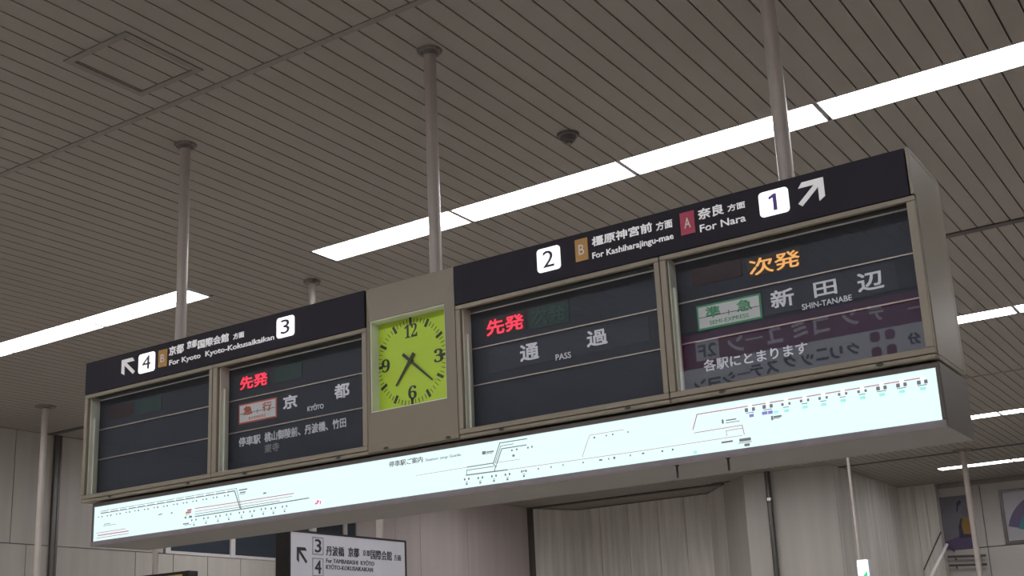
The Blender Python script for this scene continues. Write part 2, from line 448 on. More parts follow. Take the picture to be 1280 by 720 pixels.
# ------------------------------------------------------------------ ceiling lamps
def lamp(y0, y1, a, b, label, group, name='ceiling_light'):
    t = thing(name, ((a + b) / 2, (y0 + y1) / 2, H), label, 'ceiling light', group)
    g = 0.012
    mb = MB()
    a2, b2 = a + g, b - g
    mb.box(a2, b2, y0, y1, H + 0.085, H + 0.095)
    mb.box(a2, b2, y0, y0 + 0.008, H - 0.002, H + 0.085)
    mb.box(a2, b2, y1 - 0.008, y1, H - 0.002, H + 0.085)
    mb.box(a2, a2 + 0.008, y0 + 0.008, y1 - 0.008, H - 0.002, H + 0.085)
    mb.box(b2 - 0.008, b2, y0 + 0.008, y1 - 0.008, H - 0.002, H + 0.085)
    mb.build('housing', MT['housing'], t)
    mb = MB()
    n = 8; pts = []
    ya, yb = y0 + 0.012, y1 - 0.045
    for k in range(n + 1):
        q = k / n
        pts.append((ya + (yb - ya) * q, H + 0.032 - 0.02 * math.sin(math.pi * q)))
    pts += [(yb, H + 0.05), (ya, H + 0.05)]
    mb.prism(Frame((0, 0, 0), (0, 1, 0), (0, 0, 1), (1, 0, 0)), pts, a2 + 0.010, b2 - 0.010)
    mb.build('diffuser', MT['lamp'], t)
    return t
J1 = [-6.815, -5.31, -3.77, -2.262, -0.74, 0.78, 2.3, 3.82]
W1 = ['bright recessed ceiling light behind the middle hanging pole, pointed end at left',
      'bright recessed ceiling light just right of the middle hanging pole',
      'bright recessed ceiling light crossed by the tallest right hanging pole',
      'bright recessed ceiling light running off the right edge, largest of the strip']
for i, (a, b) in enumerate(zip(J1, J1[1:])):
    lamp(7.41, 7.745, a, b, W1[i] if i < 4 else 'recessed ceiling light continuing the near strip beyond the frame', 'lights of the near ceiling strip')
J2 = [-8.40, -9.95, -11.47, -13.0, -14.5]
W2 = ['bright recessed ceiling light behind the left hanging pole', 'bright recessed ceiling light at the left edge, above the black header',
      'recessed ceiling light cut by the left edge of the photo', 'recessed ceiling light continuing the left strip beyond the frame']
for i, (b, a) in enumerate(zip(J2, J2[1:])):
    lamp(7.41, 7.745, a, b, W2[i], 'lights of the left ceiling strip')
lamp(13.66, 14.0, -3.77, -2.262, 'small bright ceiling light right of the board, highest of three beside its side face', 'far ceiling lights right of the board')
J3 = [-2.262, -0.74, 0.78, 2.3]
for i, (a, b) in enumerate(zip(J3, J3[1:])): lamp(13.66, 14.0, a, b, 'tip of a ceiling light at the right edge, level with the orange letters' if i == 0 else 'ceiling light continuing the middle strip beyond the frame', 'lights of the middle strip')
lamp(13.66, 14.0, -14.4, -3.80, 'long ceiling light strip hidden behind the hanging board', 'lights hidden behind the board')
lamp(19.97, 20.3, -5.30, -3.77, 'small bright ceiling light beside the lower right board corner', 'far ceiling lights right of the board')
J4 = [-3.77, -2.262, -0.74, 0.78]
for i, (a, b) in enumerate(zip(J4, J4[1:])): lamp(19.97, 20.3, a, b, 'short ceiling light at the right edge, next to the board corner light' if i == 0 else 'ceiling light continuing the far strip beyond the frame', 'lights of the far strip')
lamp(19.97, 20.3, -13.6, -5.33, 'long ceiling light strip of the far hall hidden behind the board', 'lights hidden behind the board')
lamp(25.46, 25.80, -6.15, -4.70, 'farthest ceiling light, above the posters and behind the far pole', 'far ceiling lights right of the board')
lamp(25.46, 25.80, -4.70, -3.2, 'farthest strip ceiling light cut by the right edge', 'far ceiling lights right of the board')
lamp(1.21, 1.55, -13.0, 2.6, 'long ceiling light strip overhead, out of view', 'lights out of view')
lamp(-5.57, -5.23, -13.0, 2.6, 'long ceiling light strip behind the viewer', 'lights out of view')

# ------------------------------------------------------------------ the hanging departure board
YF = 5.0                                   # front of the doors
YP = 5.10                                  # flap panels
ZB, ZT = 1.6 + 1.165, 1.6 + 2.095           # upper box
XL, XR = -6.60, -1.145
# casing
t = thing('board_casing', (-3.87, 5.25, ZB), 'beige box casing of the hanging departure board, right side face showing', 'board casing')
mb = MB()
mb.box(XL, XR, 5.46, 5.5, ZB, ZT, 0.006)
mb.build('back_panel', MT['frame'], t)
mb = MB(); mb.box(XR - 0.012, XR, 5.034, 5.458, ZB + 0.016, ZT - 0.020, 0.003); mb.box(XR - 0.014, XR, 4.998, 5.034, 1.6 + 1.882, ZT + 0.002, 0.002); mb.build('side_panel', MT['frame'], t)
mb = MB(); mb.box(XL, XL + 0.010, 5.034, 5.458, ZB + 0.016, ZT - 0.020, 0.003); mb.build('side_panel', MT['frame'], t)
mb = MB(); mb.box(XL, XR, 5.034, 5.458, ZT - 0.018, ZT + 0.004, 0.004); mb.build('top_panel', MT['frame'], t)
mb = MB(); mb.box(XL, XR, 5.034, 5.458, ZB - 0.004, ZB + 0.014, 0.003); mb.build('bottom_panel', MT['frame'], t)

F5 = front(YF)
# black headers with platform numbers
def arrow_pts(cx, cz, s, ux, uz):
    """solid arrow pointing along (ux, uz): shaft and a two-stroke head"""
    d = Vector((ux, uz)).normalized(); e = Vector((-d.y, d.x))
    P = lambda l, m: (cx + d.x * l * s + e.x * m * s, cz + d.y * l * s + e.y * m * s)
    return P
def add_arrow(mb, fr, a0, a1, b0, b1, right, c0, c1, wd=0.22):
    """diagonal arrow with a square corner head inside the rectangle"""
    W, Hh = a1 - a0, b1 - b0
    f = (lambda u: a1 - u * W) if right else (lambda u: a0 + u * W)     # u = 0 at the tip side
    g = lambda v: b1 - v * Hh
    k = wd
    mb.prism(fr, [(f(0), g(0)), (f(0.80), g(0)), (f(0.95), g(k)), (f(k), g(k))], c0, c1)
    mb.prism(fr, [(f(0), g(0)), (f(k), g(k)), (f(k), g(0.95)), (f(0), g(0.80))], c0, c1)
    q = k * 0.62
    mb.prism(fr, [(f(k + q), g(k)), (f(1.0), g(1.0 - q)), (f(1.0 - q), g(1.0)), (f(k), g(k + q)), (f(k), g(k))], c0, c1)
    return mb

def header(x0, x1, label):
    z0, z1 = 1.6 + 1.878, ZT
    t = thing('direction_sign', ((x0 + x1) / 2, YF, z0), label, 'direction sign', 'black header signs on the departure board')
    mb = MB(); mb.box(x0, x1, YF - 0.004, YF + 0.032, z0, z1, 0.003); mb.build('panel', MT['header'], t)
    return t
FH = front(YF - 0.004)
def number_box(t, body, bx, inset, m):
    a0, a1, b0, b1 = span(*bx, YF)
    mb = MB(); mb.rrect(FH, a0, a1, b0, b1, -0.002, 0.006, 0.018); n = mb.build('number_box', MT['lit_white'], t)
    wd, hh = a1 - a0, b1 - b0
    mb = MB()
    if body == '1':
        A, B = (lambda u: a0 + wd * u), (lambda v: b0 + hh * v)
        mb.prism(FH, [(A(0.48), B(0.17)), (A(0.60), B(0.17)), (A(0.60), B(0.84)), (A(0.51), B(0.84)), (A(0.34), B(0.73)), (A(0.34), B(0.64)), (A(0.48), B(0.70))], 0.005, 0.008)
    else: text_in(mb, FH, body, a0 + wd * inset, a1 - wd * inset, b0 + hh * 0.16, b1 - hh * 0.14, 0.005, 0.008)
    mb.build('numeral', m, n)
def badge(t, body, bx, m):
    a0, a1, b0, b1 = span(*bx, YF)
    mb = MB(); mb.rect(FH, a0, a1, b0, b1, -0.002, 0.004); n = mb.build('line_badge', m, t)
    wd, hh = a1 - a0, b1 - b0
    mb = MB(); text_in(mb, FH, body, a0 + wd * 0.28, a1 - wd * 0.28, b0 + hh * 0.27, b1 - hh * 0.27, 0.003, 0.006, 0.01)
    mb.build('letter', MT['badge_text'], n)
def words(t, fr, items, m, Y, name='lettering', c0=-0.001, c1=0.003, sp=span, label=None):
    mb = MB()
    for it in items:
        body, bx = it[0], it[1]
        bold = it[2] if len(it) > 2 else 0.018
        text_in(mb, fr, body, *sp(*bx, Y), c0, c1, bold)
    o = mb.build(name, m, t)
    if label: o['label'] = label
    return o

t = header(-6.60, -4.187, 'black header sign for platforms 4 and 3 with up-left arrow, over left displays')
mb = MB(); add_arrow(mb, FH, *span(153, 169.6, 446.4, 471, YF), False, -0.001, 0.004); mb.build('arrow', MT['header_text'], t)
number_box(t, '4', (174.6, 194.6, 439.2, 468), 0.24, MT['numeral'])
badge(t, 'B', (199, 210, 436, 460), MT['badge_orange'])
number_box(t, '3', (347.2, 368.8, 393.5, 424.1), 0.25, MT['numeral'])
words(t, FH, [('京都', (212.4, 230.6, 429.2, 445.3)), ('京都', (234.7, 247, 424, 436.6)), ('国際会館', (248.2, 286.6, 416, 436.6)), ('方面', (292.4, 305.8, 414, 424.9)),
              ('For Kyoto  Kyoto-Kokusaikaikan', (212.4, 343.4, 418, 459.2), 0.014)], MT['header_text'], YF)
t = header(-3.566, -1.163, 'black header sign for platforms 2 and 1 with up-right arrow, over right displays')
number_box(t, '2', (672.6, 701.1, 306, 342.7), 0.26, MT['numeral'])
badge(t, 'B', (720, 735.8, 296.7, 328.5), MT['badge_orange'])
badge(t, 'A', (851.3, 869, 262.8, 295.6), MT['badge_red'])
number_box(t, '1', (950, 986.6, 233, 273.8), 0.38, MT['numeral_violet'])
words(t, FH, [('橿原神宮前', (740.6, 815.6, 277.6, 309)), ('方面', (820.8, 840.9, 273.5, 289.4)), ('For Kashiharajingu-mae', (741.3, 842.5, 291, 326.5), 0.014),
              ('奈良', (873, 905, 254, 276)), ('方面', (910, 931.6, 251.3, 265.5)), ('For Nara', (875.6, 932.5, 267.5, 291), 0.014)], MT['header_text'], YF)
mb = MB(); add_arrow(mb, FH, *span(997.5, 1031, 221.4, 260, YF), True, -0.001, 0.004); mb.build('arrow', MT['header_text'], t)

# the four flap displays
FP = front(YP)
ZW0, ZW1 = 1.6 + 1.207, 1.6 + 1.852
ROWZ = [1.6 + 1.852 * 1.02 - 0.037, 0, 0]
def frame_ring(mb, x0, x1, z0, z1, i0, i1, j0, j1, y0, y1, bev=0.004):
    mb.box(x0, x1, y0, y1, j1, z1, bev); mb.box(x0, x1, y0, y1, z0, j0, bev)
    mb.box(x0, i0, y0, y1, j0, j1, bev); mb.box(i1, x1, y0, y1, j0, j1, bev)
def display(x0, x1, i0, i1, lines, label, slots):
    zb = 1.6 + 1.166
    t = thing('departure_display', ((x0 + x1) / 2, YF, zb), label, 'departure display', 'flap displays of the departure board')
    mb = MB(); frame_ring(mb, x0, x1, 1.6 + 1.18, 1.6 + 1.876, i0, i1, ZW0, ZW1, YF - 0.002, YF + 0.023); mb.build('door_frame', MT['frame'], t)
    mb = MB(); mb.box(x0, x1, YF + 0.002, YF + 0.03, zb - 0.006, 1.6 + 1.178, 0.006); mb.build('bottom_rail', MT['frame'], t)
    mb = MB()
    mb.box(i0 - 0.012, i0 + 0.004, YF + 0.023, YP - 0.006, ZW0 - 0.01, ZW1 + 0.01)
    mb.box(i0 + 0.003, i0 + 0.016, YF + 0.05, YF + 0.064, ZW0, ZW1 - 0.13)
    mb.build('jamb_liner', MT['liner'], t)
    mb = MB(); mb.box(i1 - 0.004, i1 + 0.012, YF + 0.024, YP - 0.006, ZW0 - 0.01, ZW1 + 0.01); mb.build('jamb_liner', MT['liner'], t)
    mb = MB(); mb.box(i0 - 0.01, i1 + 0.01, YF + 0.024, YF + 0.033, ZW1 + 0.008, ZW1 + 0.02); mb.build('head_liner', MT['liner'], t)
    z1, z2, z3 = lines                      # rail heights
    sill = 1.6 + 1.16
    mb = MB(); mb.box(i0 - 0.02, i1 + 0.02, YP, YP + 0.03, z2, z1); mb.build('status_flap', MT['flap'], t)
    mb = MB(); mb.box(i0 - 0.02, i1 + 0.02, YP, YP + 0.03, z3, z2 - 0.001); mb.build('destination_flap', MT['flap'], t)
    mb = MB(); mb.box(i0 - 0.02, i1 + 0.02, YP, YP + 0.03, ZW0 - 0.02, z3 - 0.001); mb.build('stops_flap', MT['flap'], t)
    mb = MB(); mb.box(i0 - 0.02, i1 + 0.02, YP - 0.004, YP + 0.03, z1 + 0.001, ZW1 + 0.02)
    mb.build('top_valance', MT['valance'], t)
    for i, z in enumerate(lines):
        mb = MB(); mb.box(i0 - 0.01, i1 + 0.01, YP - 0.008, YP - 0.001, z - 0.0035, z + 0.0035, 0.001)
        mb.build('flap_rail', MT['silver'] if i == 0 else MT['rail'], t)
    mb = MB(); mb.box(i0 - 0.006, i1 + 0.006, YF + 0.024, YF + 0.028, ZW0 - 0.006, ZW1 + 0.006); mb.build('glass_pane', MT['glass'], t)
    for (px, py) in slots:
        a, b = at(px, py, YF + 0.002)
        mb = MB(); mb.disc(front(YF + 0.004), a, 1.6 + 1.170, 0.017, 0, 0.004, 14, 0.0075); mb.build('lock_slot', MT['screw'], t)
    return t
def avg_line(pts):
    return sum(at(x, y, YP)[1] for x, y in pts) / len(pts)
L4 = (avg_line([(839.4, 331), (1131, 262.5)]), avg_line([(844.4, 381), (1140.3, 317.5)]), avg_line([(847.5, 432), (1151, 372.5)]))
L3 = (avg_line([(585, 392.5), (816.6, 339.4)]), avg_line([(586, 437.8), (821, 387.8)]), avg_line([(587.5, 483), (824, 437.8)]))
LL = tuple((a + b) / 2 for a, b in zip(L3, L4))
def led_panel(t, bx, m, body=None, tm=None, tbx=None, bold=0.02):
    a0, a1, b0, b1 = span(*bx, YP)
    mb = MB(); mb.rect(FP, a0, a1, b0, b1, -0.001, 0.003); p = mb.build('led_panel', m, t)
    if body:
        words(p, FP, [(body, tbx, bold)], tm, YP, 'led_text', 0.003, 0.005)
def plate(t, bx, m, name='flap_plate'):
    a0, a1, b0, b1 = span(*bx, YP)
    mb = MB(); mb.rect(FP, a0, a1, b0, b1, -0.001, 0.002); return mb.build(name, m, t)
def service_plate(t, bx, border, items, ink, sub):
    a0, a1, b0, b1 = span(*bx, YP)
    mb = MB(); mb.rect(FP, a0, a1, b0, b1, -0.001, 0.003); p = mb.build('service_plate', border, t)
    k = 0.009
    mb = MB(); mb.rect(FP, a0 + k, a1 - k, b0 + k, b1 - k, 0.002, 0.0045); mb.build('plate_face', MT['plate_white'], p)
    zm = b0 + (b1 - b0) * 0.50; xm = (a0 + a1) / 2
    mb = MB(); mb.rect(FP, a0 + k * 1.3, a1 - k * 1.3, zm - 0.0015, zm + 0.0015, 0.004, 0.0055); mb.rect(FP, xm - 0.0015, xm + 0.0015, zm - 0.012, zm + 0.012, 0.004, 0.0055)
    mb.build('flap_split', MT['ink'], p)
    mb = MB()
    for body, f0, f1, g0, g1, bold in items:
        text_in(mb, FP, body, a0 + (a1 - a0) * f0, a0 + (a1 - a0) * f1, b0 + (b1 - b0) * g0, b0 + (b1 - b0) * g1, 0.004, 0.006, bold)
    mb.build('lettering', ink, p)
    return p

t = display(-6.60, -5.397, -6.567, -5.426, LL, 'blank flap display at the far left end of the board', [(137, 623), (235, 606.3)])
led_panel(t, (136.7, 166, 503.5, 525), MT['led_off_red'])
led_panel(t, (170.7, 202.4, 494.5, 519), MT['led_off_teal'])

t = display(-5.393, -4.178, -5.354, -4.213, LL, 'flap display with red letters and Kyoto destination, left of the clock', [(306, 593.8), (423, 573)])
led_panel(t, (299.5, 336, 462.5, 489), MT['led_on_panel'], '先発', MT['led_red'], (300.8, 334.8, 464.5, 488.3))
led_panel(t, (344, 377.5, 451.5, 479.5), MT['led_off_teal'])
service_plate(t, (299, 346.4, 496.5, 531), MT['red_orange'], [('急', 0.13, 0.37, 0.40, 0.86, 0.03), ('行', 0.63, 0.87, 0.40, 0.86, 0.02), ('EXPRESS', 0.28, 0.72, 0.14, 0.27, 0.0)], MT['red_orange'], None)
words(t, FP, [('京', (354.3, 371.9, 492, 512.4), 0.025), ('都', (418.5, 437.2, 477.5, 499.6), 0.025), ('KYŌTO', (384.8, 404.9, 502.5, 514.5), 0.01)], MT['white_text'], YP, 'destination_text', -0.001, 0.004)
words(t, FP, [('停車駅', (299, 326, 542.5, 559), 0.012), ('桃山御陵前、丹波橋、竹田', (331.2, 433, 521.5, 553), 0.012)], MT['pale_text'], YP, 'stops_text', -0.001, 0.004)
words(t, FP, [('東寺', (331, 349.5, 552.5, 567), 0.012)], MT['faint_text'], YP, 'dim_stops_text', -0.001, 0.004, label='dim grey second line of stops')

t = display(-3.566, -2.362, -3.535, -2.390, L3, 'flap display with red letters and PASS, right of the clock', [(626.9, 537.8), (784.7, 510.4)])
led_panel(t, (606, 657, 389, 423), MT['led_on_panel'], '先発', MT['led_red'], (608.8, 655, 391, 421))
led_panel(t, (661, 711.5, 374.5, 413), MT['led_off_teal'], '次発', MT['led_ghost'], (664, 708, 378, 409))
plate(t, (611, 812, 395.5, 467.5), MT['flap_plate'])
words(t, FP, [('通', (650.5, 674, 427, 453), 0.025), ('過', (733.6, 759.6, 409.3, 435), 0.025), ('PASS', (695, 714, 439.5, 451), 0.01)], MT['white_text'], YP, 'destination_text', 0.001, 0.004)
t = display(-2.358, -1.147, -2.325, -1.184, L4, 'flap display with orange letters and green semi-express plate, at right end', [(902.8, 490), (1100, 457)])
led_panel(t, (865, 926.5, 323, 359), MT['led_off_red'])
led_panel(t, (935, 1001, 309, 348), MT['led_on_panel'], '次発', MT['led_orange'], (937, 1000, 311, 346.5), 0.012)
plate(t, (955, 1120, 327, 396), MT['flap_plate'])
service_plate(t, (872, 952, 366.5, 414.5), MT['green'], [('準', 0.14, 0.37, 0.42, 0.88, 0.02), ('急', 0.63, 0.86, 0.42, 0.88, 0.02), ('SEMI-EXPRESS', 0.19, 0.80, 0.15, 0.31, 0.0)], MT['green'], None)
words(t, FP, [('新', (963.8, 992.6, 358.6, 387), 0.022), ('田', (1017.5, 1046, 348, 373), 0.022), ('辺', (1072, 1104.5, 336, 366.5), 0.022), ('SHIN-TANABE', (1002.8, 1065, 368, 388), 0.012)], MT['white_text'], YP, 'destination_text', 0.001, 0.004)
words(t, FP, [('各駅にとまります', (880, 1009.5, 426.5, 465.5), 0.012)], MT['pale_text'], YP, 'stops_text', -0.001, 0.004)

# clock
ca0, ca1, cb0, cb1 = -4.133, -3.618, 1.6 + 1.377, 1.6 + 1.895
cx0, cx1 = -4.176, -3.570
zb = 1.6 + 1.166
t = thing('station_clock', ((cx0 + cx1) / 2, YF, zb), 'square yellow-green station clock in beige hood, between the displays', 'clock')
YI = YF - 0.026                                # the hood rises like a picture frame towards the dial opening
def quad_ring(mb, rings):
    vv = [[mb.bm.verts.new(Vector(q)) for q in ring] for ring in rings]
    n = len(vv)
    for k in range(n):
        A, B = vv[k], vv[(k + 1) % n]
        for i in range(4):
            mb.bm.faces.new((A[i], A[(i + 1) % 4], B[(i + 1) % 4], B[i]))
    bmesh.ops.recalc_face_normals(mb.bm, faces=list(mb.bm.faces))
def ringpts(x0, x1, z0, z1, y): return [(x0, y, z0), (x1, y, z0), (x1, y, z1), (x0, y, z1)]
mb = MB()
quad_ring(mb, [ringpts(cx0, cx1, zb, ZT, YF), ringpts(ca0, ca1, cb0, cb1, YI), ringpts(ca0, ca1, cb0, cb1, YI + 0.012), ringpts(ca0, ca1, cb0, cb1, YF + 0.03), ringpts(cx0, cx1, zb, ZT, YF + 0.03)])
mb.build('housing', MT['frame'], t)
YD = YF + 0.045
mb = MB()
quad_ring(mb, [ringpts(ca0 + 0.001, ca1 - 0.001, cb0 + 0.001, cb1 - 0.001, YI + 0.004), ringpts(ca0 + 0.006, ca1 - 0.006, cb0 + 0.006, cb1 - 0.006, YI + 0.006), ringpts(ca0 + 0.006, ca1 - 0.006, cb0 + 0.006, cb1 - 0.006, YD), ringpts(ca0 + 0.001, ca1 - 0.001, cb0 + 0.001, cb1 - 0.001, YD)])
mb.build('bezel', MT['liner'], t)
mb = MB(); mb.box(ca0 - 0.004, ca1 + 0.004, YD, YD + 0.02, cb0 - 0.02, cb1 + 0.02); dial = mb.build('dial', MT['dial'], t)
FD = front(YD)
dx, dz = at(514.3, 451.6, YD)
R = 0.5 * (at(513.2, 397.0, YD)[1] - at(516.2, 506.0, YD)[1])
RX = 0.5 * (at(558.3, 440.8, YD)[0] - at(471, 460, YD)[0])
def dialp(ang, r):
    q = math.radians(ang); return dx + RX * r * math.sin(q), dz + R * r * math.cos(q)
mb = MB()
for k in range(60):
    if k % 5 == 0: mb.line(FD, [dialp(6 * k, 0.86), dialp(6 * k, 0.985)], 0.016, 0, 0.002)
    else: mb.line(FD, [dialp(6 * k, 0.885), dialp(6 * k, 0.985)], 0.0028, 0, 0.002)
mb.build('minute_marks', MT['clock_black'], dial)
for body, px, py, hw, hh in (('𝟏𝟐', 513.5, 413.2, 0.043, 0.038), ('𝟑', 548.3, 444.2, 0.030, 0.037), ('𝟔', 515.6, 490.4, 0.028, 0.037), ('𝟗', 482.3, 457.3, 0.028, 0.037)):
    a, b = at(px, py, YD)
    mb = MB(); text_in(mb, FD, body, a - hw, a + hw, b - hh, b + hh, 0, 0.002); mb.build('numeral', MT['clock_black'], dial)
def hand(name, tip, tail, wd, c):
    a0, b0 = at(*tip, YD); a1, b1 = at(*tail, YD)
    d = Vector((a0 - a1, b0 - b1)).normalized(); e = Vector((-d.y, d.x))
    mb = MB(); mb.prism(FD, [(a1 + e.x * wd, b1 + e.y * wd), (a1 - e.x * wd, b1 - e.y * wd), (a0 - e.x * wd * 0.45, b0 - e.y * wd * 0.45), (a0 + e.x * wd * 0.45, b0 + e.y * wd * 0.45)], c, c + 0.003)
    mb.build(name, MT['clock_black'], t)
hand('hour_hand', (496.2, 483), (518.3, 441.5), 0.0105, 0.006)
hand('minute_hand', (542.3, 475), (505.2, 443.5), 0.009, 0.011)
mb = MB(); mb.disc(FD, dx, dz, 0.014, 0.0, 0.016); mb.build('hand_boss', MT['clock_black'], t)
for px, py in ((482.8, 563), (560.6, 549.4)):
    a, b = at(px, py, YF)
    mb = MB(); mb.disc(front(YF - 0.001), a, 1.6 + 1.176, 0.017, -0.003, 0.002, 14, 0.0075); mb.build('lock_slot', MT['screw'], t)

# lit route map box under the displays
YM = 5.03
MZ0, MZ1 = 1.6 + 0.876, 1.6 + 1.150
MX0, MX1 = -6.515, -1.148
LX0, LX1 = at(117.5, 655, YM + 0.01)[0], at(1174, 492, YM + 0.01)[0]
LZ0 = (at(116.5, 677, YM + 0.01)[1] + at(1179, 525, YM + 0.01)[1]) / 2
LZ1 = (at(118, 634, YM + 0.01)[1] + at(1169, 460, YM + 0.01)[1]) / 2
t = thing('route_map', ((MX0 + MX1) / 2, 5.25, MZ0), 'long white backlit route map box under the displays', 'route map')
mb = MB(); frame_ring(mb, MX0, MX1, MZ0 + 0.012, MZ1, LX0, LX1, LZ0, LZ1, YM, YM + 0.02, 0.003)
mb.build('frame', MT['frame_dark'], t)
mb = MB(); mb.box(MX0, MX1, YM - 0.006, YM + 0.020, MZ0, LZ0 - 0.003, 0.003); mb.build('bottom_bar', MT['rail_lilac'], t)  # bottom bar of the map frame, paler than its other sides
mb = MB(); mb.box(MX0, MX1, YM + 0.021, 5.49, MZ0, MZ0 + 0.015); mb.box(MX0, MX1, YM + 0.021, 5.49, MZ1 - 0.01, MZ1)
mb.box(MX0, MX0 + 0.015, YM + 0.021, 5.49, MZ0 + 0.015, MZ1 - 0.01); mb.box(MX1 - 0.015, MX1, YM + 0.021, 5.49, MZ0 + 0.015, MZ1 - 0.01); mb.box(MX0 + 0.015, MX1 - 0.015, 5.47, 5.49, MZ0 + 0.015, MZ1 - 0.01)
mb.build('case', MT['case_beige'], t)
mb = MB(); mb.box(LX0 - 0.01, LX1 + 0.01, YM + 0.010, YM + 0.018, LZ0 - 0.01, LZ1 + 0.01); panel = mb.build('lit_panel', MT['map_lit'], t)
FM = front(YM + 0.010)
def ml(mb, pts, wd=0.0045, c=0.0015):
    mb.line(FM, [at(x, y, YM + 0.01) for x, y in pts], wd, 0, c)
def mr(mb, x, y, wpx, hpx, c=0.0018):
    a, b = at(x, y, YM + 0.01); k = 0.0042
    mb.rect(FM, a - wpx * k / 2, a + wpx * k / 2, b - hpx * k / 2, b + hpx * k / 2, 0, c)
mb = MB()
ml(mb, [(126.2, 639.3), (295.6, 610.5), (301.9, 637)], 0.003)
ml(mb, [(126.2, 641.8), (293.3, 613.6), (300.3, 635.5)], 0.006)
ml(mb, [(244, 645.7), (290, 638.4), (340, 630.2), (386, 622.5)], 0.0055)
ml(mb, [(244, 642.8), (350, 626.0)], 0.003)
ml(mb, [(583, 594), (617.6, 589.4), (634, 587.3)], 0.0055); ml(mb, [(584, 584), (616.3, 578.9)], 0.0045); ml(mb, [(583.5, 587.8), (617, 583)], 0.0035)
ml(mb, [(583.5, 587.8), (583.2, 594)], 0.003)
ml(mb, [(617, 578.5), (624.8, 553.8), (658.6, 548.4)], 0.0045); ml(mb, [(619, 579), (626, 557.5), (642, 554.8)], 0.003); ml(mb, [(621.3, 579), (627.2, 561), (657.8, 556.2)], 0.0045)
ml(mb, [(616.3, 578.9), (619.5, 583), (618.2, 589.3)], 0.004); ml(mb, [(621.3, 579), (620, 584)], 0.003)
mb.build('black_routes', MT['map_line'], panel)['label'] = 'dark grey route lines'
mb = MB()
ml(mb, [(634, 587.3), (669, 582.4), (800, 563.8), (928, 544.2)], 0.0022)
ml(mb, [(520, 594.6), (583, 584.2)], 0.002); ml(mb, [(621, 578.3), (650, 574)], 0.002)
ml(mb, [(728, 571), (735.2, 549), (737.5, 544), (780, 537)], 0.0022)
ml(mb, [(866.2, 537), (871.4, 518), (980, 500.4), (1153, 472.2)], 0.0042)
ml(mb, [(868, 541.2), (927.8, 531.4), (930.4, 543)], 0.003); ml(mb, [(908, 538.5), (928, 535.2)], 0.0025); ml(mb, [(907.8, 538.5), (908.6, 545)], 0.0025)
ml(mb, [(244, 635.7), (290, 628.8), (367, 616.8)], 0.0045); ml(mb, [(244, 639.6), (365, 620.4)], 0.003)
for i, (x, y) in enumerate(((121, 666.5), (122.5, 669.5), (121, 672.8))):
    ml(mb, [(x, y), (x + (36, 38, 40)[i], y - (5.6, 5.8, 6.0)[i])], 0.006 if i == 1 else 0.0035)
mb.build('red_routes', MT['map_red'], panel)['label'] = 'thin dull red route lines and notes'
stL = [(125.5, 646), (136.5, 644.4), (148, 642.4), (160, 640.2), (171, 638.2), (183, 636.6), (195, 634.4), (207, 632.6), (219.5, 630.4), (231.5, 628.5), (243.5, 626.4), (256, 624.2), (269, 621.8), (283, 619.6)]
stB = [(242.5, 650), (257.6, 647.6), (272.6, 645.2), (286, 643), (302, 640.6), (315.2, 639), (329.3, 636.2), (341.8, 635.2), (355.8, 633)]
stM = [(583.5, 598.8), (600.5, 597.2), (617.6, 595), (634.5, 593), (655, 589)]
stR = [(937.5, 512), (959.7, 508), (982.5, 505), (1005.8, 500.6), (1029, 497.4), (1053.4, 492.4), (1077.7, 489), (1102, 485), (1127, 481.2), (1153, 477.6)]
mb = MB()
for x, y in stL:
    mr(mb, x - 2.1, y + 0.3, 2.4, 1.6); mr(mb, x + 2.2, y - 0.3, 2.2, 2.2)
for x, y in stB + stM:
    mr(mb, x - 2.6, y + 0.4, 2.0, 2.6); mr(mb, x + 2.6, y - 0.4, 2.0, 2.6); mr(mb, x, y + 3.8, 3.6, 0.6); mr(mb, x, y + 6.2, 2.4, 2.2)
for i, (x, y) in enumerate(stR):
    k = 1.0 if i in (0, 1, 7, 8, 9) else 0.7
    mr(mb, x - 4.4, y + 0.7, 3.6 * k, 4.0 * k); mr(mb, x + 4.4, y - 0.7, 3.2 * k, 3.8 * k); mr(mb, x, y + 3.9, 9.0 * k, 0.7)
for x, y, a, b in ((304, 612, 16, 1.6), (303.5, 615.4, 11, 1.6), (303, 617.6, 12, 0.6), (331, 616.5, 5, 2), (200.5, 643, 8, 1.4), (214.7, 641.2, 3.2, 1.8), (232.5, 654.6, 12, 1.6), (235, 656, 14, 0.6),
                   (134, 654.8, 14, 0.9), (137, 656.4, 30, 0.6), (605, 566, 5, 4), (612.5, 564.6, 11, 1.4), (612, 566.6, 10, 0.7), (903.5, 527, 2, 4.5), (914, 524.6, 12, 1.2), (916, 527.4, 16, 0.7),
                   (931.5, 549.5, 13, 3.2), (931.5, 553, 15, 0.7), (934, 556, 6, 2.8), (909, 552.3, 13, 1.8), (965.2, 522.6, 2, 4.6), (972, 520.5, 9, 1.8), (971, 522.6, 8, 0.7), (640, 563, 2, 2), (646, 561.8, 2, 2.2), (642, 569.5, 3, 2.6), (660, 559.6, 2, 2), (665, 558.4, 1.6, 2.4),
                   (743, 547, 2.2, 2), (758, 544.5, 1.6, 1.6), (766, 543, 2, 1.6), (785, 540, 1.2, 2.2), (655, 588.6, 1.2, 2), (673, 586, 1.2, 2.4), (689, 583.8, 1.2, 2.4), (704, 581.4, 1.2, 2), (729, 578.2, 1.6, 1.8), (751, 575, 4, 1.8), (761, 573.6, 1.2, 2), (768, 572.4, 2.4, 2.6), (788, 569.2, 1.2, 2.2), (804, 566.8, 3, 1.6), (828, 564, 2, 2), (841, 562, 2, 2)):
    mr(mb, x, y, a, b)
mb.build('station_marks', MT['map_line'], panel)
mb = MB()
